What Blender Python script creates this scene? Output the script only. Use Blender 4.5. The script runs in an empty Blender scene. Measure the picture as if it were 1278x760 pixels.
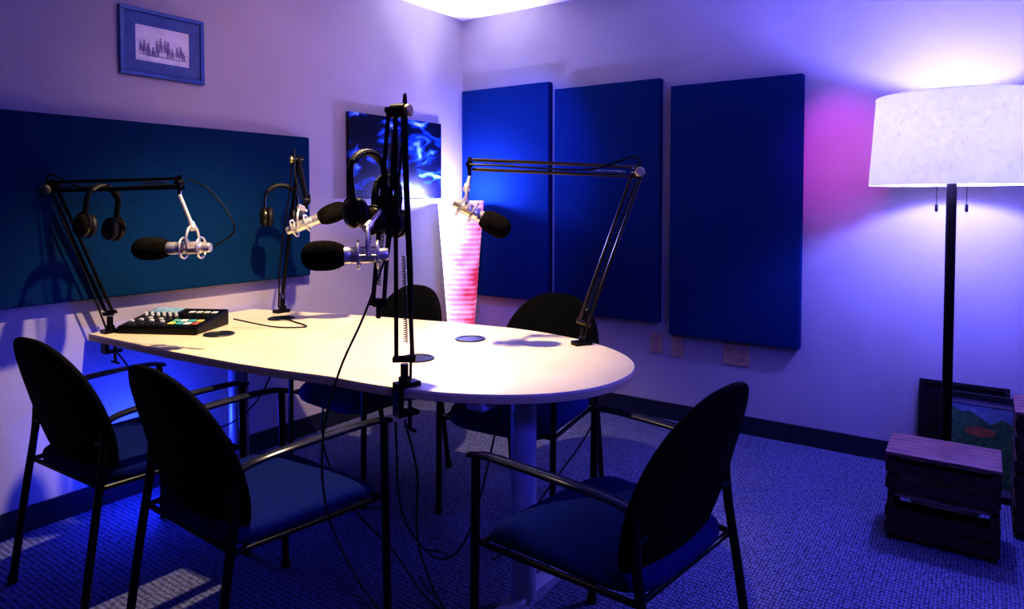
import bpy, bmesh, math, random
from mathutils import Vector, Matrix, noise
random.seed(4)
SC = bpy.context.scene
COL = SC.collection
try:
    SC.view_settings.view_transform = 'Standard'
    SC.view_settings.look = 'High Contrast'
except Exception as e:
    print('LOOK', e)

# ------------------------------------------------------------------ materials
def mat(name, c1, c2=None, rough=0.6, metal=0.0, nscale=20, bump=0.0, bscale=200, emit=None, estr=0, spec=0.5, sheen=0, trans=0, ramp=(0.35, 0.65)):
    m = bpy.data.materials.new(name)
    m.use_nodes = True
    nt = m.node_tree
    b = nt.nodes['Principled BSDF']
    tc = nt.nodes.new('ShaderNodeTexCoord')
    n = nt.nodes.new('ShaderNodeTexNoise')
    n.inputs['Scale'].default_value = nscale
    n.inputs['Detail'].default_value = 4
    nt.links.new(tc.outputs['Object'], n.inputs['Vector'])
    r = nt.nodes.new('ShaderNodeValToRGB')
    c2 = c2 or tuple(x * 0.85 for x in c1)
    r.color_ramp.elements[0].position = ramp[0]
    r.color_ramp.elements[1].position = ramp[1]
    r.color_ramp.elements[0].color = (*c2, 1)
    r.color_ramp.elements[1].color = (*c1, 1)
    nt.links.new(n.outputs['Fac'], r.inputs['Fac'])
    nt.links.new(r.outputs['Color'], b.inputs['Base Color'])
    b.inputs['Roughness'].default_value = rough
    b.inputs['Metallic'].default_value = metal
    b.inputs['Specular IOR Level'].default_value = spec
    if sheen:
        b.inputs['Sheen Weight'].default_value = sheen
    if bump:
        n2 = nt.nodes.new('ShaderNodeTexNoise')
        n2.inputs['Scale'].default_value = bscale
        n2.inputs['Detail'].default_value = 2
        nt.links.new(tc.outputs['Object'], n2.inputs['Vector'])
        bp = nt.nodes.new('ShaderNodeBump')
        bp.inputs['Strength'].default_value = bump
        bp.inputs['Distance'].default_value = 0.01
        nt.links.new(n2.outputs['Fac'], bp.inputs['Height'])
        nt.links.new(bp.outputs['Normal'], b.inputs['Normal'])
    if emit:
        b.inputs['Emission Color'].default_value = (*emit, 1)
        b.inputs['Emission Strength'].default_value = estr
    return m

M_wall = mat('wall_paint', (0.49, 0.43, 0.45), (0.46, 0.405, 0.42), 0.75, bump=0.10, bscale=180, nscale=3)
M_ceil = mat('ceiling_paint', (0.85, 0.85, 0.88), (0.78, 0.78, 0.82), 0.9, bump=0.2, bscale=120)
M_base = mat('baseboard_vinyl', (0.02, 0.025, 0.045), None, 0.5)
M_panel = mat('acoustic_fabric_navy', (0.010, 0.042, 0.135), (0.009, 0.036, 0.12), 0.95, bump=0.15, bscale=500, nscale=60, spec=0.05)
M_panelT = mat('acoustic_fabric_teal', (0.008, 0.048, 0.115), (0.007, 0.042, 0.10), 0.95, bump=0.12, bscale=500, nscale=60, spec=0.05)
M_back = mat('chair_black_shell', (0.006, 0.006, 0.007), (0.004, 0.004, 0.005), 0.8, bump=0.1, bscale=300, spec=0.12)
M_seat = mat('chair_fabric', (0.014, 0.028, 0.15), (0.010, 0.019, 0.105), 0.95, bump=0.4, bscale=400, nscale=150, spec=0.05)
M_frame = mat('black_metal', (0.008, 0.008, 0.010), None, 0.35, metal=0.3)
M_arm = mat('armrest_plastic', (0.03, 0.03, 0.04), None, 0.22)
M_top = mat('maple_laminate', (0.90, 0.78, 0.52), (0.85, 0.72, 0.46), 0.35, nscale=5)
M_edge = mat('maple_edge', (0.76, 0.58, 0.32), None, 0.5)
M_leg = mat('grey_powder_metal', (0.50, 0.52, 0.62), None, 0.4, metal=0.2)
M_boom = mat('boom_black', (0.009, 0.009, 0.009), None, 0.3, metal=0.4)
M_boom_warm = mat('boom_black_warm_lit', (0.17, 0.135, 0.06), None, 0.32, metal=0.8)  # warm highlights on a black arm, put into its base colour
M_knob = mat('boom_knob', (0.65, 0.55, 0.25), None, 0.35, metal=0.8)  # yellow cast of the warm light is painted into the knob colour
M_spring = mat('spring_steel', (0.10, 0.10, 0.10), None, 0.3, metal=0.9)
M_silver = mat('mic_silver', (0.85, 0.78, 0.68), None, 0.28, metal=0.75)
M_foam = mat('black_foam', (0.024, 0.020, 0.014), (0.010, 0.008, 0.006), 1.0, bump=0.9, bscale=350, spec=0.1)
M_rubber = mat('black_rubber', (0.008, 0.008, 0.009), None, 0.5)
M_pad = mat('leatherette_pad', (0.014, 0.012, 0.010), None, 0.5, bump=0.3, bscale=200)
M_cup = mat('headphone_cup', (0.05, 0.042, 0.020), None, 0.28, metal=0.6)
M_chrome = mat('chrome', (0.7, 0.7, 0.7), None, 0.2, metal=1)
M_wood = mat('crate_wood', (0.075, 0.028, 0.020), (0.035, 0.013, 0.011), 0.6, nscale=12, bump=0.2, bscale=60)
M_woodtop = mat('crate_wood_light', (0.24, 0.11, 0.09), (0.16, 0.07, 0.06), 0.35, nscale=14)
M_pole = mat('lamp_pole_bronze', (0.012, 0.008, 0.007), None, 0.4, metal=0.5)
M_plate = mat('outlet_plastic', (0.62, 0.42, 0.29), None, 0.5)
M_slot = mat('outlet_slot', (0.52, 0.35, 0.24), None, 0.6)
M_fr = mat('frame_blue_metal', (0.09, 0.16, 0.34), None, 0.35, metal=0.4)
M_mat = mat('mat_board_blue', (0.11, 0.17, 0.38), None, 0.8)
M_paper = mat('print_paper', (0.80, 0.77, 0.80), None, 0.8)
M_ink = mat('print_ink', (0.18, 0.16, 0.26), (0.36, 0.32, 0.44), 0.8, nscale=90)
M_frd = mat('frame_dark_wood', (0.012, 0.009, 0.010), None, 0.4)
M_mutemat = mat('mat_board_grey', (0.20, 0.18, 0.20), None, 0.8)
M_grom = mat('grommet_dark', (0.03, 0.03, 0.032), None, 0.4)
M_gromin = mat('grommet_cover', (0.08, 0.08, 0.085), None, 0.5)

def carpet():
    m = bpy.data.materials.new('carpet_loop'); m.use_nodes = True
    nt = m.node_tree; b = nt.nodes['Principled BSDF']; L = nt.links.new
    tc = nt.nodes.new('ShaderNodeTexCoord')
    mp = nt.nodes.new('ShaderNodeMapping')
    mp.inputs['Scale'].default_value = (1.0, 0.6, 1)
    L(tc.outputs['Object'], mp.inputs['Vector'])
    v = nt.nodes.new('ShaderNodeTexVoronoi'); v.inputs['Scale'].default_value = 86
    v.inputs['Randomness'].default_value = 0.3
    L(mp.outputs['Vector'], v.inputs['Vector'])
    n = nt.nodes.new('ShaderNodeTexNoise'); n.inputs['Scale'].default_value = 140; n.inputs['Detail'].default_value = 3
    L(tc.outputs['Object'], n.inputs['Vector'])
    r = nt.nodes.new('ShaderNodeValToRGB')
    e = r.color_ramp.elements
    e[0].position = 0.1; e[0].color = (0.27, 0.28, 0.42, 1)
    e[1].position = 0.65; e[1].color = (0.06, 0.06, 0.11, 1)
    L(v.outputs['Distance'], r.inputs['Fac'])
    mx = nt.nodes.new('ShaderNodeMixRGB'); mx.blend_type = 'MULTIPLY'; mx.inputs[0].default_value = 0.55
    r2 = nt.nodes.new('ShaderNodeValToRGB')
    r2.color_ramp.elements[0].position = 0.35; r2.color_ramp.elements[0].color = (0.4, 0.4, 0.42, 1)
    r2.color_ramp.elements[1].position = 0.65
    L(n.outputs['Fac'], r2.inputs['Fac'])
    L(r.outputs['Color'], mx.inputs[1]); L(r2.outputs['Color'], mx.inputs[2])
    L(mx.outputs[0], b.inputs['Base Color'])
    b.inputs['Roughness'].default_value = 0.95
    b.inputs['Specular IOR Level'].default_value = 0.1
    bp = nt.nodes.new('ShaderNodeBump'); bp.invert = True
    bp.inputs['Strength'].default_value = 0.6; bp.inputs['Distance'].default_value = 0.004
    L(v.outputs['Distance'], bp.inputs['Height']); L(bp.outputs['Normal'], b.inputs['Normal'])
    return m
M_carpet = carpet()

def art_mat(name, stops, scale, dist=2.0, detail=6, vec=(1, 1, 1)):
    m = bpy.data.materials.new(name); m.use_nodes = True
    nt = m.node_tree; b = nt.nodes['Principled BSDF']; L = nt.links.new
    tc = nt.nodes.new('ShaderNodeTexCoord')
    mp = nt.nodes.new('ShaderNodeMapping'); mp.inputs['Scale'].default_value = vec
    mp.inputs['Rotation'].default_value = (.7, 0, 0) if vec[2] > 1 else (0, 0, 0)
    L(tc.outputs['Object'], mp.inputs['Vector'])
    n = nt.nodes.new('ShaderNodeTexNoise'); n.inputs['Scale'].default_value = scale
    n.inputs['Detail'].default_value = detail; n.inputs['Distortion'].default_value = dist
    L(mp.outputs['Vector'], n.inputs['Vector'])
    r = nt.nodes.new('ShaderNodeValToRGB')
    while len(r.color_ramp.elements) < len(stops):
        r.color_ramp.elements.new(0.5)
    for e, (p, c) in zip(r.color_ramp.elements, stops):
        e.position = p; e.color = (*c, 1)
    L(n.outputs['Fac'], r.inputs['Fac']); L(r.outputs['Color'], b.inputs['Base Color'])
    b.inputs['Roughness'].default_value = 0.4
    return m
M_art = art_mat('nebula_canvas', [(0.0, (0.002, 0.002, 0.006)), (0.50, (0.003, 0.005, 0.02)), (0.57, (0.01, 0.07, 0.42)), (0.64, (0.2, 0.4, 0.9)), (0.70, (0.85, 0.92, 1))], 4, 1.2, vec=(1, 1.0, 2.0))
M_sky = mat('painting_sky', (0.13, 0.17, 0.24), (0.08, 0.12, 0.20), 0.5, nscale=20)
M_hill = mat('painting_green', (0.05, 0.14, 0.05), (0.015, 0.05, 0.03), 0.5, nscale=60)
M_red = mat('painting_red', (0.32, 0.07, 0.04), (0.18, 0.08, 0.03), 0.5, nscale=60)

def shade_mat():
    m = bpy.data.materials.new('lamp_shade_linen'); m.use_nodes = True
    nt = m.node_tree; L = nt.links.new
    for n in list(nt.nodes):
        if n.type != 'OUTPUT_MATERIAL': nt.nodes.remove(n)
    out = [n for n in nt.nodes if n.type == 'OUTPUT_MATERIAL'][0]
    tc = nt.nodes.new('ShaderNodeTexCoord')
    n = nt.nodes.new('ShaderNodeTexNoise'); n.inputs['Scale'].default_value = 60; n.inputs['Detail'].default_value = 4
    L(tc.outputs['Object'], n.inputs['Vector'])
    r = nt.nodes.new('ShaderNodeValToRGB')
    r.color_ramp.elements[0].position = 0.3; r.color_ramp.elements[0].color = (0.76, 0.74, 0.62, 1)
    r.color_ramp.elements[1].position = 0.7; r.color_ramp.elements[1].color = (0.95, 0.92, 0.80, 1)
    L(n.outputs['Fac'], r.inputs['Fac'])
    d = nt.nodes.new('ShaderNodeBsdfDiffuse'); t = nt.nodes.new('ShaderNodeBsdfTranslucent')
    L(r.outputs['Color'], d.inputs['Color']); L(r.outputs['Color'], t.inputs['Color'])
    mx = nt.nodes.new('ShaderNodeMixShader'); mx.inputs[0].default_value = 0.16
    L(d.outputs[0], mx.inputs[1]); L(t.outputs[0], mx.inputs[2])
    em = nt.nodes.new('ShaderNodeEmission'); em.inputs['Strength'].default_value = 0.26
    L(r.outputs['Color'], em.inputs['Color'])
    ad = nt.nodes.new('ShaderNodeAddShader'); L(mx.outputs[0], ad.inputs[0]); L(em.outputs[0], ad.inputs[1])
    L(ad.outputs[0], out.inputs['Surface'])
    return m
M_shade = shade_mat()

def glow_mat():
    m = bpy.data.materials.new('glowing_paper'); m.use_nodes = True
    nt = m.node_tree; b = nt.nodes['Principled BSDF']; L = nt.links.new
    tc = nt.nodes.new('ShaderNodeTexCoord'); sp = nt.nodes.new('ShaderNodeSeparateXYZ')
    L(tc.outputs['Object'], sp.inputs[0])
    w = nt.nodes.new('ShaderNodeMath'); w.operation = 'MULTIPLY'; w.inputs[1].default_value = 190
    L(sp.outputs['Z'], w.inputs[0])
    s = nt.nodes.new('ShaderNodeMath'); s.operation = 'SINE'; L(w.outputs[0], s.inputs[0])
    n = nt.nodes.new('ShaderNodeTexNoise'); n.inputs['Scale'].default_value = 7
    L(tc.outputs['Object'], n.inputs['Vector'])
    a = nt.nodes.new('ShaderNodeMath'); a.operation = 'MULTIPLY_ADD'; a.inputs[1].default_value = 0.10
    L(s.outputs[0], a.inputs[0]); L(n.outputs['Fac'], a.inputs[2])
    x = nt.nodes.new('ShaderNodeMath'); x.operation = 'MULTIPLY_ADD'; x.inputs[1].default_value = 3.2
    L(sp.outputs['X'], x.inputs[0]); L(a.outputs[0], x.inputs[2])
    z = nt.nodes.new('ShaderNodeMath'); z.operation = 'MULTIPLY_ADD'; z.inputs[1].default_value = -0.55
    L(sp.outputs['Z'], z.inputs[0])
    z2 = nt.nodes.new('ShaderNodeMath'); z2.operation = 'ADD'; z2.inputs[1].default_value = 0.50
    L(x.outputs[0], z2.inputs[0]); L(z2.outputs[0], z.inputs[2])
    r = nt.nodes.new('ShaderNodeValToRGB'); e = r.color_ramp.elements
    e.new(0.5)
    e[0].position = 0.34; e[0].color = (0.95, 0.92, 1.0, 1)
    e[1].position = 0.66; e[1].color = (0.78, 0.38, 0.58, 1)
    e[2].position = 1.0; e[2].color = (0.60, 0.05, 0.10, 1)
    L(z.outputs[0], r.inputs['Fac'])
    L(r.outputs['Color'], b.inputs['Base Color']); L(r.outputs['Color'], b.inputs['Emission Color'])
    b.inputs['Emission Strength'].default_value = 0.75
    return m
M_glow = glow_mat()

# ------------------------------------------------------------------ geometry
class G:
    def __init__(s): s.v = []; s.f = []
    def add(s, vs, fs, M=None):
        o = len(s.v)
        s.v += [(M @ Vector(p)) if M else Vector(p) for p in vs]
        s.f += [tuple(i + o for i in f) for f in fs]
        return s
    def box(s, lo, hi, M=None):
        x0, y0, z0 = lo; x1, y1, z1 = hi
        vs = [(x0,y0,z0),(x1,y0,z0),(x1,y1,z0),(x0,y1,z0),(x0,y0,z1),(x1,y0,z1),(x1,y1,z1),(x0,y1,z1)]
        return s.add(vs, [(0,3,2,1),(4,5,6,7),(0,1,5,4),(1,2,6,5),(2,3,7,6),(3,0,4,7)], M)
    def tube(s, pts, r, n=10, closed=False, sx=1.0, up=None):
        pts = [Vector(p) for p in pts]; N = len(pts)
        rr = r if isinstance(r, (list, tuple)) else [r] * N
        tang = []
        for i in range(N):
            a = pts[(i - 1) % N] if (closed or i > 0) else pts[i]
            b = pts[(i + 1) % N] if (closed or i < N - 1) else pts[i]
            tang.append((b - a).normalized())
        u = Vector(up) if up else (Vector((0,0,1)) if abs(tang[0].z) < 0.9 else Vector((1,0,0)))
        u = (u - tang[0] * u.dot(tang[0])).normalized()
        vs = []
        for i in range(N):
            t = tang[i]; u = (u - t * u.dot(t)).normalized(); w = t.cross(u)
            for k in range(n):
                a = 2 * math.pi * (k + 0.5) / n
                vs.append(pts[i] + u * math.cos(a) * rr[i] + w * math.sin(a) * rr[i] * sx)
        fs = []
        for i in range(N if closed else N - 1):
            for k in range(n):
                i2 = (i + 1) % N; k2 = (k + 1) % n
                fs.append((i*n+k, i*n+k2, i2*n+k2, i2*n+k))
        if not closed:
            fs.append(tuple(range(n))[::-1]); fs.append(tuple((N-1)*n + k for k in range(n)))
        return s.add(vs, fs)
    def lathe(s, prof, n=24, M=None, closed=False):
        vs = []; fs = []
        for (r, z) in prof:
            r = max(r, 0.0004)
            for k in range(n):
                a = 2*math.pi*k/n
                vs.append((r*math.cos(a), r*math.sin(a), z))
        m = len(prof)
        for i in range(m if closed else m - 1):
            for k in range(n):
                i2 = (i+1) % m; k2 = (k+1) % n
                fs.append((i*n+k, i*n+k2, i2*n+k2, i2*n+k))
        if not closed:
            fs.append(tuple(range(n))[::-1]); fs.append(tuple((m-1)*n+k for k in range(n)))
        return s.add(vs, fs, M)
    def prism(s, out, z0, z1, M=None):
        n = len(out)
        vs = [(x, y, z0) for x, y in out] + [(x, y, z1) for x, y in out]
        fs = [tuple(range(n))[::-1], tuple(range(n, 2*n))] + [(i, (i+1) % n, n+(i+1) % n, n+i) for i in range(n)]
        return s.add(vs, fs, M)
    def pillow(s, a, b, ex, t, fn, K=10, n=48, p=3.0, bot=1.0):
        rs = [math.sin(math.pi/2*k/K) for k in range(1, K+1)]
        vs = [fn(0, 0, t/2)]
        def ring(r, sg):
            h = t/2*max(0, 1-r**p)**(1/p)*sg
            for k in range(n):
                th = 2*math.pi*k/n; c = math.cos(th); d = math.sin(th)
                x = a*r*math.copysign(abs(c)**(2/ex), c); y = b*r*math.copysign(abs(d)**(2/ex), d)
                vs.append(fn(x, y, h))
        for r in rs: ring(r, 1)
        for r in rs[::-1][1:]: ring(r, -bot)
        vs.append(fn(0, 0, -t/2*bot))
        fs = [(0, 1+k, 1+(k+1) % n) for k in range(n)]
        R = 2*K-1
        for i in range(R-1):
            for k in range(n):
                k2 = (k+1) % n
                fs.append((1+i*n+k, 1+(i+1)*n+k, 1+(i+1)*n+k2, 1+i*n+k2))
        l = len(vs)-1
        fs += [(l, 1+(R-1)*n+(k+1) % n, 1+(R-1)*n+k) for k in range(n)]
        return s.add(vs, fs)
    def obj(s, name, m, parent=None, smooth=True, bevel=0, label=None, loc=None, angle=35):
        o0 = Vector(loc) if loc is not None else Vector((0, 0, 0))
        me = bpy.data.meshes.new(name)
        me.from_pydata([tuple(v - o0) for v in s.v], [], s.f)
        bm = bmesh.new(); bm.from_mesh(me); bmesh.ops.recalc_face_normals(bm, faces=bm.faces); bm.to_mesh(me); bm.free()
        me.materials.append(m)
        o = bpy.data.objects.new(name, me); COL.objects.link(o)
        if smooth:
            for p in me.polygons: p.use_smooth = True
            try: me.set_sharp_from_angle(angle=math.radians(angle))
            except Exception: pass
        if bevel:
            bv = o.modifiers.new('bevel', 'BEVEL'); bv.width = bevel; bv.segments = 2; bv.limit_method = 'ANGLE'
        if parent is not None: o.parent = parent
        if label: o['label'] = label
        if parent is None: o.location = o0
        return o

def root(name, loc, label, cat, rz=0):
    o = bpy.data.objects.new(name, None); COL.objects.link(o)
    o.empty_display_size = 0.05
    o.location = loc; o.rotation_euler = (0, 0, rz)
    o['label'] = label; o['category'] = cat
    return o
def tag(o, label, cat):
    o['label'] = label; o['category'] = cat; return o

def smooth_path(pts, k=8):
    P = [Vector(p) for p in pts]; out = []
    for i in range(len(P)-1):
        p0 = P[i-1] if i else P[0]*2-P[1]; p1 = P[i]; p2 = P[i+1]; p3 = P[i+2] if i+2 < len(P) else P[-1]*2-P[-2]
        for j in range(k):
            t = j/k
            out.append(0.5*((2*p1)+(-p0+p2)*t+(2*p0-5*p1+4*p2-p3)*t*t+(-p0+3*p1-3*p2+p3)*t**3))
    out.append(P[-1]); return out
def rounded(pts, r, k=6):
    P = [Vector(p) for p in pts]; out = [P[0]]
    for i in range(1, len(P)-1):
        a = (P[i-1]-P[i]); b = (P[i+1]-P[i]); ra = min(r, a.length*0.49, b.length*0.49)
        s = P[i]+a.normalized()*ra; e = P[i]+b.normalized()*ra
        for j in range(k+1):
            t = j/k; out.append(s*(1-t)**2+P[i]*2*t*(1-t)+e*t*t)
    out.append(P[-1]); return out
def axisM(p, d, up=(0, 0, 1)):
    d = Vector(d).normalized(); q = d.to_track_quat('Z', 'Y')
    return Matrix.Translation(Vector(p)) @ q.to_matrix().to_4x4()

# ------------------------------------------------------------------ room
XL, XR, YB, YF, ZC = -3.12, 1.9, 3.90, -1.6, 2.617
def struct(name, lo, hi, m):
    g = G().box(lo, hi); o = g.obj(name, m, smooth=False); o['kind'] = 'structure'; return o
struct('floor', (XL-.1, YF-.1, -.1), (XR+.1, YB+.1, 0), M_carpet)
struct('ceiling', (XL-.1, YF-.1, ZC), (XR+.1, YB+.1, ZC+.1), M_ceil)
struct('wall_left', (XL-.1, YF, 0), (XL, YB, ZC), M_wall)
struct('wall_back', (XL-.1, YB, 0), (XR+.1, YB+.1, ZC), M_wall)
struct('wall_right', (XR, YF, 0), (XR+.1, YB, ZC), M_wall)
struct('wall_front', (XL-.1, YF-.1, 0), (XR+.1, YF, ZC), M_wall)
struct('baseboard_left', (XL, YF, 0), (XL+.012, YB-.012, .10), M_base)
struct('baseboard_back', (XL, YB-.012, 0), (XR, YB, .10), M_base)

# ------------------------------------------------------------------ acoustic panels
def panel(lo, hi, m, label):
    o = G().box(lo, hi).obj('acoustic_panel', m, smooth=False, bevel=0.006, loc=lo)
    o['label'] = label; o['category'] = 'acoustic panel'; return o
panel((XL+.003, 0.60, .905), (XL+.05, 2.48, 1.667), M_panelT, 'wide dark teal fabric acoustic panel on the wall above the table')
for k, (x0, x1, z0, z1, l) in enumerate([(-3.09, -2.36, .648, 2.10, 'tall blue fabric acoustic panel hung by the room corner'),
                          (-2.317, -1.588, .585, 2.045, 'tall navy fabric acoustic panel hung between two matching panels'),
                          (-1.523, -.793, .525, 1.99, 'tall navy fabric acoustic panel hung beside the floor lamp')]):
    o = panel((x0, YB-.055, z0), (x1, YB-.003, z1), M_panel, l); o['group'] = 'stepped row of tall wall panels'

# ------------------------------------------------------------------ framed pictures
def frame_obj(W, H, border, matw, fm, mm, pm, label, depth=0.022, name='picture_frame', cat='picture frame'):
    """local: x width, z height (0..H), faces -y ; back at y=0"""
    r = root(name, (0, 0, 0), label, cat)
    g = G(); d = -depth
    g.box((0, d, 0), (W, 0, border)); g.box((0, d, H-border), (W, 0, H)); g.box((0, d, border), (border, 0, H-border)); g.box((W-border, d, border), (W, 0, H-border))
    g.obj('frame_moulding', fm, r, smooth=False, bevel=0.002)
    b = border
    if matw:
        g = G(); y0 = d*0.55
        iw = b+matw
        g.box((b, y0, b), (W-b, -.002, iw)); g.box((b, y0, H-iw), (W-b, -.002, H-b)); g.box((b, y0, iw), (iw, -.002, H-iw)); g.box((W-iw, y0, iw), (W-b, -.002, H-iw))
        g.obj('mat_board', mm, r, smooth=False)
        b = iw
    G().box((b, d*0.4, b), (W-b, -.002, H-b)).obj('print', pm, r, smooth=False)
    return r
f = frame_obj(.39, .30, .018, .052, M_fr, M_mat, M_paper, 'blue metal picture frame with blue mat around a small sketch')
f.location = (XL+.001, 1.495, 1.876); f.rotation_euler = (0, 0, math.radians(90))
g = G(); RX = Matrix.Rotation(math.radians(90), 4, 'X')
random.seed(7)
for k in range(12):
    cx = .095+k*.0182+random.uniform(-.004, .004); h = random.uniform(.03, .07); b0 = .10+random.uniform(-.008, .02)
    Mm = Matrix.Translation((cx, -.0092, b0)) @ RX
    g.prism([(-.007, 0), (-.002, 0), (0, h*.4), (.003, 0), (.008, 0), (.009, h*.5), (.004, h), (-.005, h), (-.008, h*.45)], 0, .0004, Mm)
    g.prism([(.0045*math.cos(a), h+.006+.005*math.sin(a)) for a in [i*math.pi/5 for i in range(10)]], 0, .0004, Mm)
    if k % 2: g.prism([(-.012, .004), (.014, .006), (.014, .008), (-.012, .006)], 0, .0005, Matrix.Translation((cx+.01, -.0094, b0+.02)) @ RX)
g.prism([(.085, .098), (.305, .095), (.305, .0985), (.085, .101)], 0, .0004, Matrix.Translation((0, -.0092, 0)) @ RX)
g.obj('sketch', M_ink, f, smooth=False)
c = G().box((XL+.002, 2.785, 1.335), (XL+.03, 3.62, 1.848)).obj('wall_art_canvas', M_art, smooth=False, bevel=.003, loc=(XL, 2.785, 1.335))
tag(c, 'unframed black canvas print with blue nebula swirls on the wall', 'wall art')

f = frame_obj(.36, .46, .02, .0, M_frd, M_mat, M_frd, 'dark framed picture leaning against the wall behind the lamp')
f.location = (-.24, 3.78, 0.0); f.rotation_euler = (math.radians(-12), 0, 0)
f = frame_obj(.33, .45, .024, .026, M_frd, M_mutemat, M_sky, 'dark framed landscape painting leaning beside the lamp pole')
f.location = (-.155, 3.66, 0.0); f.rotation_euler = (math.radians(-13), 0, math.radians(-4))
Mp_ = Matrix.Translation((0, -.0092, 0)) @ RX
G().prism([(.051, .053), (.279, .053), (.279, .33), (.24, .35), (.20, .32), (.16, .345), (.12, .37), (.085, .36), (.051, .38)], 0, .0004, Mp_).obj('painted_hills', M_hill, f, smooth=False)
G().prism([(.10, .27), (.17, .26), (.22, .275), (.215, .295), (.16, .305), (.11, .295)], 0, .0008, Mp_).obj('painted_roof', M_red, f, smooth=False)

# ------------------------------------------------------------------ outlets
def outlet(x, z, w, gangs, label):
    r = root('wall_outlet', (x, YB, z), label, 'wall outlet')
    h = .125
    G().box((-w/2, -.007, -h/2), (w/2, 0, h/2)).obj('cover_plate', M_plate, r, smooth=False, bevel=.003)
    for k in range(gangs):
        cx = (k-(gangs-1)/2)*.075
        for cz in (-.025, .025):
            G().prism([(cx+.015*math.cos(a*math.pi/8), cz+.014*math.sin(a*math.pi/8)) for a in range(16)], 0, 0.0025, Matrix.Translation((0, -.007, 0)) @ Matrix.Rotation(math.radians(90), 4, 'X')).obj('socket', M_slot, r, smooth=False)
outlet(-1.62, .455, .08, 1, 'single beige wall outlet plate low on the wall')
outlet(-1.485, .45, .08, 1, 'single beige wall outlet plate low on the wall')
outlet(-1.14, .445, .15, 2, 'double beige wall outlet plate under the acoustic panel')

# ------------------------------------------------------------------ table
TZ = .76
T = root('conference_table', (-2.0, 1.85, 0), 'long maple-topped meeting table with rounded end, set against the wall', 'table')
out = [(-3.095, 1.34), (-2.5, 1.355), (-2.1, 1.385), (-1.9, 1.413)]
cx, cy, rx, ry = -1.70, 1.955, .775, .505
for k in range(0, 41):
    a = -math.pi/2 + math.pi*k/40
    c_, s_ = math.cos(a), math.sin(a)
    out.append((cx+rx*abs(c_)**(2/2.15), cy+ry*math.copysign(abs(s_)**(2/2.15), s_)))
out += [(-2.0, 2.42), (-2.47, 2.32), (-3.095, 2.13)]
outl = [(x+2.0, y-1.85) for x, y in out]
G().prism(outl, TZ-.012, TZ).obj('tabletop', M_top, T, smooth=False, bevel=.002)
G().prism(outl, TZ-.030, TZ-.0125).obj('table_edge_band', M_edge, T, smooth=False, bevel=.002)
for lx, ly in ((-1.21, 1.82), (-2.70, 1.78)):
    x = lx+2.0; y = ly-1.85
    g = G(); g.tube([(x, y, .03), (x, y, TZ-.05)], .042, 24)
    g.obj('table_column', M_leg, T)
    g = G()
    M = Matrix.Translation((x, y, 0)) @ Matrix.Rotation(math.radians(90), 4, 'Z')
    g.add([(-.30,-.022,.0),(-.05,-.032,.0),(.05,-.032,0),(.30,-.022,.0),(.30,.022,.0),(.05,.032,.0),(-.05,.032,0),(-.30,.022,0),
           (-.30,-.022,.022),(-.05,-.032,.045),(.05,-.032,.045),(.30,-.022,.022),(.30,.022,.022),(.05,.032,.045),(-.05,.032,.045),(-.30,.022,.022)],
          [(7,6,5,4,3,2,1,0),(8,9,14,15),(9,10,13,14),(10,11,12,13),(0,1,9,8),(1,2,10,9),(2,3,11,10),(3,4,12,11),(4,5,13,12),(5,6,14,13),(6,7,15,14),(7,0,8,15)], M)
    g.obj('table_foot', M_leg, T, smooth=False, bevel=.005)
    g = G().prism([(x-.22,y-.03),(x-.03,y-.03),(x-.03,y-.26),(x+.03,y-.26),(x+.03,y-.03),(x+.14,y-.03),(x+.14,y+.03),(x+.03,y+.03),(x+.03,y+.30),(x-.03,y+.30),(x-.03,y+.03),(x-.22,y+.03)], TZ-.054, TZ-.030)
    g.obj('table_bracket', M_leg, T, smooth=False, bevel=.003)
for gx, gy in ((-1.695, 2.16), (-1.64, 1.785), (-2.73, 2.03), (-2.62, 1.64)):
    M = Matrix.Translation((gx+2, gy-1.85, TZ))
    G().lathe([(.060, 0), (.062, .002), (.060, .005), (.050, .005), (.048, .0025), (.0, .0025)], 32, M).obj('cable_grommet', M_grom, T)

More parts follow.
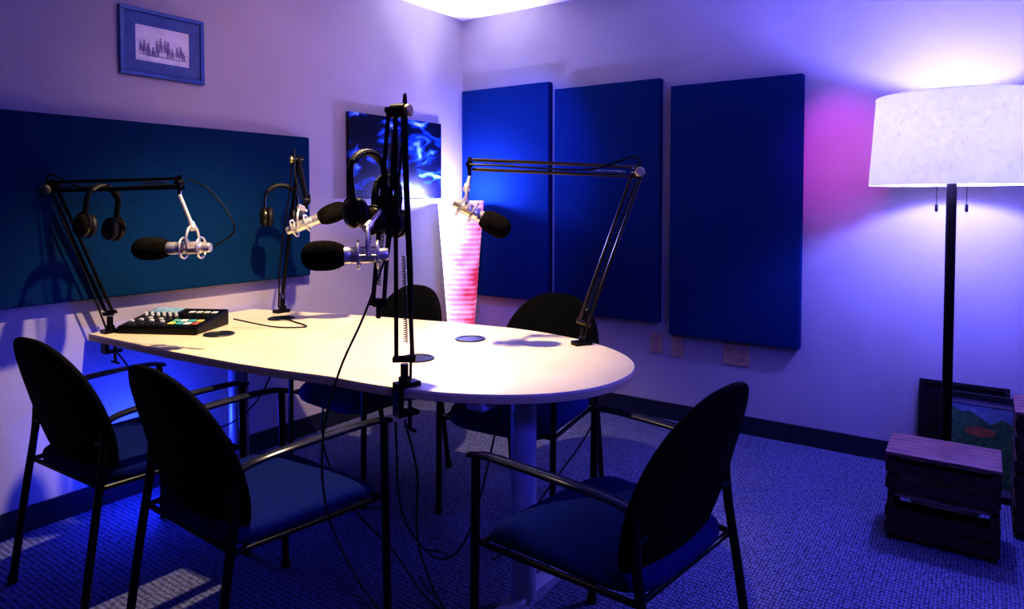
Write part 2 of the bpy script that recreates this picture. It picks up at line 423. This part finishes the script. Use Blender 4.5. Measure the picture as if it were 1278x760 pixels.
# ------------------------------------------------------------------ chairs
def build_chair():
    r = root('guest_chair', (0, 0, 0), 'x', 'chair')
    def sm(x, y, h):
        f = .0
        if y > .12: f = -.35*(y-.12)**1.5*2
        return Vector((x*(1+.10*(y/.25)*.5), y, .430+h+f+ .10*x*x))
    G().pillow(.250, .255, 5, .085, sm, K=9, n=56).obj('seat', M_seat, r, angle=80)
    def bmf(x, z, h):
        zz = z/.265
        w = 1+.16*zz*abs(zz) if zz < 0 else 1-.07*zz-.08*zz*zz
        xx = x*w
        y = -.262-.075*zz-.012*zz*abs(zz)+.50*xx*xx
        return Vector((xx, y+h, .618+z))
    G().pillow(.254, .265, 2.6, .038, bmf, K=10, n=64, p=4).obj('backrest', M_back, r, angle=80)
    for sx in (-1, 1):
        g = G().tube([(sx*.270, .245, 0.006), (sx*.270, .235, .635)], .0125, 12); g.lathe([(.0, 0), (.016, 0), (.016, .02), (.0125, .03)], 12, Matrix.Translation((sx*.270, .245, 0)))
        g.obj('leg', M_frame, r)
        bl = smooth_path([(sx*.238, -.315, .006), (sx*.236, -.272, .30), (sx*.232, -.240, .50), (sx*.230, -.232, .60)], 6)
        g = G().tube(bl, .0125, 12); g.lathe([(.0, 0), (.016, 0), (.016, .02), (.0125, .03)], 12, Matrix.Translation((sx*.238, -.315, 0)))
        g.tube([(sx*.232, -.240, .55), (sx*.19, -.236, .55)], .009, 8)
        g.obj('leg', M_frame, r)
        ap = smooth_path([(sx*.228, -.236, .612), (sx*.243, -.19, .636), (sx*.264, -.08, .650), (sx*.272, .10, .653), (sx*.273, .20, .650), (sx*.270, .256, .638)], 8)
        N = len(ap)
        rr = [.0085+.0015*math.sin(math.pi*i/(N-1)) for i in range(N)]
        G().tube(ap, rr, 12, sx=2.0, up=(0, 0, 1)).obj('armrest', M_arm, r)
    g = G()
    fr = [(-.264, .225, .405), (.264, .225, .405), (.234, -.246, .413), (-.234, -.246, .413)]
    g.tube(rounded(fr + [fr[0]], .01, 3), .008, 10)
    g.obj('seat_frame', M_frame, r)
    return r
ch0 = build_chair()
parts = list(ch0.children)
specs = [((-2.51, 1.25), 2, 'black-backed guest chair with blue fabric seat, beside the side wall'),
         ((-1.79, 1.27), -3, 'black oval-backed guest chair with arms at the long table side'),
         ((-.830, 1.660), 82, 'black oval-backed guest chair drawn up to the rounded table end'),
         ((-2.42, 2.28), 176, 'black guest chair with blue seat, pushed under the far table side'),
         ((-1.62, 2.43), 184, 'black guest chair behind the table, by the boom arm')]
for i, ((x, y), a, lab) in enumerate(specs):
    if i == 0: r = ch0
    else:
        r = ch0.copy(); COL.objects.link(r)
        for p in parts:
            q = p.copy(); q.parent = r; COL.objects.link(q)
    r.location = (x, y, 0); r.rotation_euler = (0, 0, math.radians(a))
    r['label'] = lab; r['category'] = 'chair'; r['group'] = 'guest chairs around the table'

# ------------------------------------------------------------------ boom arms
def helix(g, a, b, R, turns, wr):
    a = Vector(a); b = Vector(b); d = (b-a).normalized(); q = d.to_track_quat('Z', 'Y'); L = (b-a).length
    pts = []
    n = int(turns*8)
    for i in range(n+1):
        t = i/n; an = 2*math.pi*turns*t
        pts.append(a + q @ Vector((R*math.cos(an), R*math.sin(an), L*t)))
    g.tube(pts, wr, 5)

def boom(base, elbow, tip, edge_dir, label, side=(1, 0, 0), sep=.018, sep2=None, offs=(0, 0, 0), tm=None, spl=.14, top_sep=None):
    tm = tm or M_boom
    base = Vector(base); elbow = Vector(elbow); tip = Vector(tip); sep2 = sep2 or sep
    r = root('microphone_boom_arm', base, label, 'microphone arm')
    O = base
    L = lambda p: Vector(p)-O
    ed = Vector(edge_dir).normalized()
    ang = math.atan2(ed.y, ed.x); M = Matrix.Rotation(ang, 4, 'Z')
    g = G()
    Mp = M @ Matrix.Rotation(math.radians(90), 4, 'X') @ Matrix.Translation((0, 0, -.021))
    g.prism([(-.045, .001), (.014, .001), (.014, -.072), (-.04, -.072), (-.04, -.085), (.030, -.085), (.030, .016), (-.045, .016)], 0, .042, Mp)
    g.obj('clamp', M_boom, r, smooth=False, bevel=.002)
    g = G(); g.tube([M @ Vector((-.018, 0, -.036)), M @ Vector((-.018, 0, -.13))], .006, 10)
    g.tube([M @ Vector((-.018, -.03, -.13)), M @ Vector((-.018, .03, -.13))], .005, 8); g.lathe([(0, -.040), (.016, -.040), (.016, -.0365), (0, -.0365)], 16, M @ Matrix.Translation((-.018, 0, 0)))
    g.obj('clamp_screw', M_spring, r)
    s0 = Vector((0, 0, .016)); s1 = Vector((0, 0, .07))
    g = G(); g.tube([s0, s1], .012, 14); g.lathe([(.018, .016), (.018, .03), (.012, .034)], 16)
    g.obj('swivel_post', M_boom, r)
    low = s1 + Vector((0, 0, .015))
    E = L(elbow); Tp = L(tip); of = Vector(offs)
    ofT = of*.35 if of.length > 0 else of
    for nm, a, b, sp in (('lower_arm', low, E, sep), ('upper_arm', E+ofT, Tp+of, sep2)):
        d = (b-a).normalized()
        pl = (E-low).cross(Tp-E)
        if pl.length < 1e-3 or side != (1, 0, 0): n = Vector(side)
        else: n = pl.normalized().cross(d)
        n = (n - d*n.dot(d)).normalized()
        w = d.cross(n)
        ts = top_sep or sp
        spa, spb = (sp, ts) if nm == 'lower_arm' else (ts, sp)
        g = G()
        for sg in (-1, 1):
            g.tube([a+n*spa*sg+d*.01, b+n*spb*sg-d*.01], .0068, 8)
        for p, q in ((a, spa), (b, spb)):
            for sg in (-1, 1):
                o = w*sg*.009
                g.tube([p-n*(q+.01)+o, p+n*(q+.01)+o], .009, 8, sx=.3, up=d)
        g.obj(nm, tm, r)
        for (u0, u1, sg, tn) in ((a+d*.05, a+d*(.05+spl), 1, int(157*spl)), (b-d*(.03+spl), b-d*.05, -1, int(128*spl))):
            g = G(); helix(g, u0+n*sp*.2*sg, u1+n*sp*.2*sg, .006, tn, .0013)
            g.obj('tension_spring', M_spring, r)
    pl = (E-low).cross(Tp-E); pl = pl.normalized() if pl.length > 1e-3 else Vector((0, 1, 0))
    if pl.dot(-(O+E)) < 0: pl = -pl
    g = G().tube([E-pl*.022, E+pl*.022], .022, 16)
    if of.length > 0: g.tube([E, E+ofT], .014, 12)
    g.obj('elbow_joint', tm, r)
    g = G().lathe([(0, .022), (.014, .022), (.019, .026), (.019, .036), (.014, .04), (0, .04)], 16, axisM(E, pl)); g.obj('joint_knob', M_knob, r)
    g = G().tube([Tp+of-pl*.014, Tp+of+pl*.014], .014, 14); g.tube([Tp+of, Tp+of+Vector((0, 0, -.045))], .007, 10); g.obj('tip_joint', M_boom, r)
    g = G()
    off = pl*.02
    g.tube(smooth_path([low+off+Vector((0, 0, -.06)), low.lerp(E, .3)+off*1.5, low.lerp(E, .7)+off*1.2, E+off+Vector((0, 0, .05)), E.lerp(Tp, .3)+ofT+off*1.3, E.lerp(Tp, .8)+of+off*1.3, Tp+of+off]), .0042, 6)
    g.obj('arm_cable', M_rubber, r)
    return r

def mic(tail, nose, label, mount_to):
    """silver studio mic, foam on the nose end, hung by a yoke from mount_to"""
    tail = Vector(tail); nose = Vector(nose); d = (nose-tail).normalized(); Lh = (nose-tail).length
    O = tail.lerp(nose, .4)
    r = root('studio_microphone', O, label, 'microphone')
    M = axisM(tail-O, d)
    L = Lh
    G().lathe([(0, 0), (.016, 0), (.018, .004), (.018, .03), (.0225, .036), (.0235, .04), (.0235, L*.42), (.022, L*.43), (.0225, L*.44), (.0235, L*.45), (.0235, L*.56), (.02, L*.58), (0, L*.58)], 28, M).obj('microphone_body', M_silver, r)
    fl = max(L*.48, .125)
    prof = [(0, L-fl)]
    for k in range(1, 21):
        t = k/20; u = abs(2*t-1)
        prof.append((.0425*(1-u**3.2)**.5 if t > .5 else .0425*(1-.45*u**2.5), L-fl+fl*t))
    G().lathe(prof, 28, M).obj('foam_windscreen', M_foam, r)
    mt = Vector(mount_to)-O
    g = G()
    side = d.cross(Vector((0, 0, 1))).normalized(); upv = side.cross(d).normalized()
    for t in (.12, .34):
        c = (tail-O)+d*L*t
        g.tube([c+side*.038*math.cos(a*math.pi/12)+upv*.038*math.sin(a*math.pi/12) for a in range(24)], .0042, 8, closed=True)
        for a in range(4):
            an = a*math.pi/2+.78
            v = side*math.cos(an)+upv*math.sin(an)
            g.tube([c+v*.0225, c+v*.036], .0022, 6)
    for sg in (-1, 1):
        g.tube([(tail-O)+d*L*.12+side*.038*sg, (tail-O)+d*L*.34+side*.038*sg], .004, 8)
    c = (tail-O)+d*L*.23
    hi = c+Vector((0, 0, .080))
    g.tube(smooth_path([c+side*.039, c+side*.05+Vector((0, 0, .03)), c+side*.03+Vector((0, 0, .07)), hi, c-side*.03+Vector((0, 0, .07)), c-side*.05+Vector((0, 0, .03)), c-side*.039]), .0055, 8)
    g.tube([hi, mt], .0075, 10)
    g.lathe([(0, -.014), (.013, -.014), (.013, .014), (0, .014)], 14, axisM(hi, (mt-hi) if (mt-hi).length > 1e-4 else (0, 0, 1)))
    g.obj('shock_mount', M_silver, r)
    return r

def headphones(top, yaw, label, cupspread=.075, drop=.17, tilt=0, lean=0, scale=1.0):
    r = root('headphones', top, label, 'headphones', yaw)
    r.rotation_euler = (lean, tilt, yaw); r.scale = (scale,)*3
    pts = []
    for k in range(0, 25):
        a = math.pi*k/24
        pts.append((cupspread*1.02*math.cos(a), 0, -.075+.07*math.sin(a)))
    pts = [(cupspread*1.0, 0, -drop+.03)] + pts + [(-cupspread*1.0, 0, -drop+.03)]
    G().tube(smooth_path(pts, 3), .006, 10, sx=2.6, up=(0, 0, 1)).obj('headband', M_rubber, r)
    cp = pts[5:21]
    G().tube([(Vector(p)+Vector((0, 0, -.004))) for p in cp], .011, 10, sx=1.7, up=(0, 0, 1)).obj('headband_cushion', M_pad, r)
    for sg in (-1, 1):
        c = (sg*cupspread*.93, 0, -drop); ax = (sg, 0, 0)
        G().lathe([(0, -.002), (.038, -.002), (.045, .004), (.045, .014), (.038, .023), (.024, .028), (.0, .030)], 28, axisM(c, ax)).obj('ear_cup', M_cup, r)
        prof = [(.030+.015*math.cos(a*math.pi/8), -.014+.013*math.sin(a*math.pi/8)) for a in range(16)]
        G().lathe(prof, 28, axisM(c, ax), closed=True).obj('ear_pad', M_pad, r)
        G().lathe([(0, -.012), (.03, -.012), (.03, -.001), (0, -.001)], 24, axisM(c, ax)).obj('ear_speaker', M_rubber, r)
        g = G()
        yk = [(sg*(cupspread*.93+.012), .049*math.cos(a*math.pi/10), -drop+.049*math.sin(a*math.pi/10)) for a in range(11)]
        g.tube(yk, .0035, 8); g.obj('ear_cup_yoke', M_rubber, r)
    return r

Rv = (.8231, .5678, 0)
boom((-3.035, 1.40, TZ), (-3.02, 1.19, 1.375), (-2.47, 1.395, 1.385), (0, -1, 0), 'black boom arm clamped at the table corner by the wall')
mic((-2.33, 1.43, 1.148), (-2.57, 1.27, 1.142), 'silver microphone with black foam cover, held level over the mixer', (-2.47, 1.395, 1.34))
headphones((-2.78, 1.275, 1.385), math.radians(100), 'black closed-back headphones hooked on a boom arm beside the wall', tilt=.15, cupspread=.062)
boom((-2.88, 2.15, TZ), (-2.76, 2.16, 1.515), (-2.46, 1.97, 1.32), (0, 1, 0), 'black boom arm clamped to the far table edge by the wall')
mic((-2.52, 1.91, 1.185), (-2.30, 2.06, 1.29), 'silver microphone with black foam cover, angled upward', (-2.46, 1.97, 1.275))
headphones((-2.84, 2.12, 1.405), math.radians(60), 'black headphones hung on the boom arm by the teal panel', cupspread=.068, drop=.15, scale=1.1)
boom((-1.42, 1.49, TZ), (-1.425, 1.478, 1.585), (-1.41, 1.45, 1.02), (-.30, -1, 0), 'tall black boom arm folded upright on the near table edge', side=Rv, sep=.024, sep2=.016, offs=(-.045, -.031, 0), spl=.26, top_sep=.011)
mic((-1.385, 1.39, 1.168), (-1.560, 1.225, 1.165), 'silver microphone with large black foam cover on the upright arm', (-1.45, 1.425, 1.29))
headphones((-1.49, 1.405, 1.47), math.radians(80), 'black and brass headphones hanging from the upright boom arm', tilt=-.1, cupspread=.060, drop=.19, scale=.96)
headphones((-1.49, 1.50, 1.40), math.radians(95), 'second black headphones hooked lower behind the upright boom arm', tilt=.12, cupspread=.058, drop=.16, scale=.93)
boom((-1.27, 2.33, TZ), (-1.09, 2.43, 1.43), (-1.61, 2.05, 1.457), (.45, .9, 0), 'black boom arm with painted-in highlights, reaching over the rounded table end', tm=M_boom_warm)
mic((-1.625, 1.975, 1.315), (-1.455, 2.095, 1.20), 'silver microphone with black foam cover, pointing downward', (-1.61, 2.05, 1.41))

# ------------------------------------------------------------------ mixer
mx = root('audio_mixer', (-2.895, 1.605, TZ), 'black podcast mixing console with coloured pads and faders on the table', 'audio mixer', math.radians(28))
mx.scale = (.93, .93, .93)
g = G(); W, Dp = .38, .28
g.add([(-W/2, -Dp/2, 0.001), (W/2, -Dp/2, 0.001), (W/2, Dp/2, 0.001), (-W/2, Dp/2, 0.001), (-W/2, -Dp/2, .035), (W/2, -Dp/2, .035), (W/2, Dp/2, .075), (-W/2, Dp/2, .075)],
      [(0,3,2,1),(4,5,6,7),(0,1,5,4),(1,2,6,5),(2,3,7,6),(3,0,4,7)])
g.obj('mixer_body', M_boom, mx, smooth=False, bevel=.006)
sl = math.atan2(.04, Dp); SM = Matrix.Translation((0, -Dp/2, .035)) @ Matrix.Rotation(sl, 4, 'X')
G().box((-W/2+.02, .205, 0.001), (-W/2+.16, .275, .004), SM).obj('mixer_screen', mat('screen_glass', (.35, .5, .55), (.1, .2, .25), .2, nscale=30, emit=(.3, .5, .55), estr=.2), mx, smooth=False)
cols = [(.85, .75, .2), (.1, .5, .5), (.85, .85, .75), (.5, .15, .1), (.2, .6, .4), (.85, .85, .75), (.1, .5, .5), (.85, .6, .2)]
for i in range(8):
    x = .03+(i % 4)*.038; y = .03+(i//4)*.04
    m = mat('pad_plastic', cols[i], None, .4)
    G().box((x, y, .001), (x+.03, y+.03, .006), SM).obj('mixer_pad', m, mx, smooth=False, bevel=.002)
M_white = mat('fader_cap_white', (.8, .8, .72), None, .4)
for i in range(6):
    x = -.165+i*.03; y = .05+(i*37 % 5)*.012
    G().box((x, y, .001), (x+.018, y+.012, .012), SM).obj('fader_cap', M_white, mx, smooth=False, bevel=.002)
    G().box((x+.007, .025, .0), (x+.011, .125, .0015), SM).obj('fader_slot', M_gromin, mx, smooth=False)
    G().lathe([(0, 0), (.009, 0), (.008, .014), (0, .014)], 14, SM @ Matrix.Translation((x+.009, .16, .001))).obj('mixer_knob', M_white, mx)
for i in range(3):
    G().lathe([(0, 0), (.012, 0), (.011, .016), (0, .016)], 16, SM @ Matrix.Translation((.045+.045*i, .15, .001))).obj('mixer_knob', M_cup, mx)
for i in range(4):
    x = .03+i*.038
    G().box((x, .20, .001), (x+.026, .225, .006), SM).obj('mixer_button', M_white, mx, smooth=False, bevel=.0015)

# ------------------------------------------------------------------ cables
def cable(pts, label, r=.0032):
    o = G().tube(smooth_path(pts, 10), r, 6).obj('cable', M_rubber, loc=pts[0])
    tag(o, label, 'cable')
cable([(-1.385, 1.385, 1.17), (-1.42, 1.33, 1.0), (-1.46, 1.27, .84), (-1.48, 1.23, .66), (-1.46, 1.23, .46), (-1.38, 1.28, .26), (-1.27, 1.36, .10), (-1.16, 1.45, .006), (-.95, 1.5, .005)], 'thin black microphone cable hanging from the upright boom arm')
cable([(-2.32, 1.44, 1.15), (-2.24, 1.47, 1.22), (-2.33, 1.44, 1.35), (-2.43, 1.41, 1.40)], 'short black cable looping from microphone to boom arm')
cable([(-2.70, 1.76, .80), (-2.55, 1.86, .766), (-2.45, 1.95, .764), (-2.6, 2.0, .764), (-2.73, 2.03, .768)], 'black cable running from the mixer to a table grommet')
cable([(-1.43, 1.46, .66), (-1.46, 1.52, .35), (-1.38, 1.6, .2), (-1.30, 1.66, .3), (-1.27, 1.80, .70)], 'black cable drooping below the table edge')
cable([(-1.42, 1.49, .66), (-1.38, 1.50, .5), (-1.40, 1.52, .3), (-1.36, 1.54, .15), (-1.33, 1.6, .006), (-1.6, 1.75, .005)], 'black cable falling from the clamp to the carpet')
cable([(-1.9, 1.6, .70), (-1.95, 1.62, .45), (-1.8, 1.6, .28), (-1.6, 1.62, .15), (-1.45, 1.65, .006), (-1.1, 1.60, .005)], 'black cable dropping from the table underside to the carpet')
cable([(-2.95, 1.38, .70), (-2.8, 1.5, .45), (-2.6, 1.6, .38), (-2.4, 1.65, .5), (-2.3, 1.7, .70)], 'black cable slung under the table by the wall')
cable([(-1.265, 2.35, .70), (-1.2, 2.30, .50), (-1.3, 2.1, .25), (-1.45, 2.0, .006), (-1.7, 1.9, .005)], 'black cable hanging from the clamp under the rounded end')

# ------------------------------------------------------------------ floor lamp
lx, ly = -.112, 3.47
FL = root('floor_lamp', (lx, ly, 0), 'tall floor lamp with dark pole and glowing white drum shade', 'floor lamp')
G().lathe([(0, 0), (.13, 0), (.13, .012), (.12, .02), (.03, .028), (.02, .04), (0, .04)], 40).obj('base', M_pole, FL)
G().tube([(0, 0, .03), (0, 0, 1.50)], .0195, 16).obj('pole', M_pole, FL)
zb, zt, rb, rt = 1.385, 1.762, .316, .292
G().lathe([(rb, zb), (rt, zt), (rt-.004, zt), (rb-.004, zb)], 72, closed=True).obj('lamp_shade', M_shade, FL, angle=60)
g = G()
g.tube([(rt*math.cos(a*math.pi/24), rt*math.sin(a*math.pi/24), zt) for a in range(48)], .003, 6, closed=True)
for a in range(3):
    A = a*2*math.pi/3+.4; g.tube([(0, 0, 1.70), (rt*math.cos(A), rt*math.sin(A), zt-.005)], .003, 6)
g.tube([(0, 0, 1.48), (0, 0, 1.71)], .005, 8)
g.obj('shade_harp', M_shade, FL)
for sg in (-1, 1):
    g = G().tube([(sg*.055, -.02*sg, 1.475), (sg*.055, -.02*sg, 1.30)], .0014, 6)
    g.tube([(0, 0, 1.475), (sg*.055, -.02*sg, 1.475)], .005, 8)
    g.lathe([(0, 0), (.006, .004), (.006, .03), (.003, .036), (0, .036)], 12, Matrix.Translation((sg*.055, -.02*sg, 1.27)))
    g.obj('pull_chain', M_pole, FL)
    G().lathe([(0, 0), (.015, .0), (.015, .02), (.032, .05), (.034, .07), (.022, .10), (0, .105)], 20, Matrix.Translation((sg*.07, 0, 1.50))).obj('light_bulb', mat('bulb_glass', (.9, .9, 1), None, .3, emit=(.75, .72, 1), estr=6), FL)

# ------------------------------------------------------------------ corner accent lamp
CLr = root('accent_floor_lamp', (-2.87, 3.56, 0), 'tapered paper accent lamp glowing pink and white in the corner', 'floor lamp', math.radians(35))
G().lathe([(0, 0), (.10, 0), (.10, .015), (.03, .03), (.02, .05), (0, .05)], 32).obj('base', M_chrome, CLr)
G().tube([(0, 0, .04), (0, 0, .36)], .018, 12).obj('pole', M_chrome, CLr)
def sq(h, z, rnd=5, n=40):
    o = []
    for k in range(n):
        a = 2*math.pi*k/n; c = math.cos(a); s_ = math.sin(a)
        o.append((h*math.copysign(abs(c)**(2/rnd), c), h*math.copysign(abs(s_)**(2/rnd), s_), z))
    return o
g = G(); rings = []
NZ = 60
for i in range(NZ+1):
    t = i/NZ; z = .35+.97*t; h = .078+.072*t
    rings += sq(h+(.002 if i % 3 == 0 else 0), z)
fs = []
for i in range(NZ):
    for k in range(40):
        fs.append((i*40+k, i*40+(k+1) % 40, (i+1)*40+(k+1) % 40, (i+1)*40+k))
fs.append(tuple(range(40))[::-1])
g.add(rings, fs); g.obj('lamp_shade', M_glow, CLr, angle=60)

# ------------------------------------------------------------------ crates
def crate(loc, W, D, H, label, rz=0):
    r = root('wooden_crate', loc, label, 'crate', rz)
    for x in (0, W-.022):
        for y in (0, D-.022): G().box((x, y, 0), (x+.022, y+.022, H-.012)).obj('corner_post', M_wood, r, smooth=False, bevel=.002)
    for zc in (.02, .085, .20, .265, .36, .43):
        if zc+.06 > H: continue
        for y in (-.009, D):
            G().box((0, y, zc-.0), (W, y+.009, zc+.042)).obj('side_slat', M_wood, r, smooth=False, bevel=.0015)
        for x in (-.009, W): G().box((x, 0, zc), (x+.009, D, zc+.042)).obj('side_slat', M_wood, r, smooth=False, bevel=.0015)
    G().box((0.0, 0.0, .012), (W, D, .020)).obj('bottom_board', M_wood, r, smooth=False)
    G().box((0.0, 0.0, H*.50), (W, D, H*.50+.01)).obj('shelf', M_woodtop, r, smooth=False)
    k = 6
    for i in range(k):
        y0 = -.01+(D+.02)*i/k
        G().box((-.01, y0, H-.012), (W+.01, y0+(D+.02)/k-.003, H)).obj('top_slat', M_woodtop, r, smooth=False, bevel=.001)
    return r
crate((-.285, 3.00, 0), .352, .25, .345, 'reddish-brown slatted wooden crate on the carpet by the lamp')
crate((.13, 3.28, 0), .30, .28, .50, 'taller dark wooden crate standing beside the smaller crate')

# ------------------------------------------------------------------ camera
cam = bpy.data.cameras.new('cam'); co = bpy.data.objects.new('camera', cam); COL.objects.link(co)
co.location = (0, 0, 1.32); co.rotation_euler = (math.radians(88), 0, math.radians(34.6))
cam.lens = 24; cam.sensor_width = 36; cam.shift_y = -100/1278; cam.clip_start = .05
SC.camera = co

# ------------------------------------------------------------------ lights
def light(name, kind, loc, color, power, target=None, **kw):
    l = bpy.data.lights.new(name, kind); l.color = color; l.energy = power
    for k, v in kw.items(): setattr(l, k, v)
    o = bpy.data.objects.new(name, l); COL.objects.link(o); o.location = loc
    if target is not None:
        o.rotation_euler = (Vector(target)-Vector(loc)).to_track_quat('-Z', 'Y').to_euler()
    return o
light('ceiling_spot', 'SPOT', (-1.75, 1.55, 2.55), (1, .80, .48), 215, (-2.15, 1.80, .76), spot_size=math.radians(86), spot_blend=.7, shadow_soft_size=.03)
light('ceiling_wash', 'SPOT', (-1.5, 1.9, 2.5), (1, .62, .58), 30, (-3.1, 2.6, 1.7), spot_size=math.radians(95), spot_blend=1, shadow_soft_size=.15)
light('lamp_bulb_light', 'POINT', (lx, ly, 1.60), (.19, .19, 1), 98, shadow_soft_size=.05)
light('under_table_blue', 'POINT', (-2.90, 1.52, .30), (.03, .07, 1), 11, shadow_soft_size=.05)
light('corner_blue', 'SPOT', (-1.9, 2.5, 2.5), (.04, .10, 1), 110, (-2.80, 3.9, 1.40), spot_size=math.radians(54), spot_blend=.6, shadow_soft_size=.03)
light('room_blue', 'AREA', (1.3, .9, 2.3), (.09, .09, 1), 40, (-.6, 2.2, .0), shape='DISK', size=.6)
light('magenta_accent', 'SPOT', (-.45, 2.6, 2.5), (.9, .06, .95), 85, (-.64, 3.9, 1.55), spot_size=math.radians(26), spot_blend=1, shadow_soft_size=.05)
light('accent_lamp_glow', 'POINT', (-2.87, 3.56, 1.36), (.28, .30, 1), 36, shadow_soft_size=.03)
light('accent_lamp_uplight', 'SPOT', (-2.87, 3.56, 1.30), (.85, .85, 1), 110, (-2.70, 3.42, 2.6), spot_size=math.radians(52), spot_blend=.6, shadow_soft_size=.03)
w = bpy.data.worlds.new('w'); SC.world = w; w.use_nodes = True
w.node_tree.nodes['Background'].inputs[0].default_value = (.05, .04, .12, 1); w.node_tree.nodes['Background'].inputs[1].default_value = .3
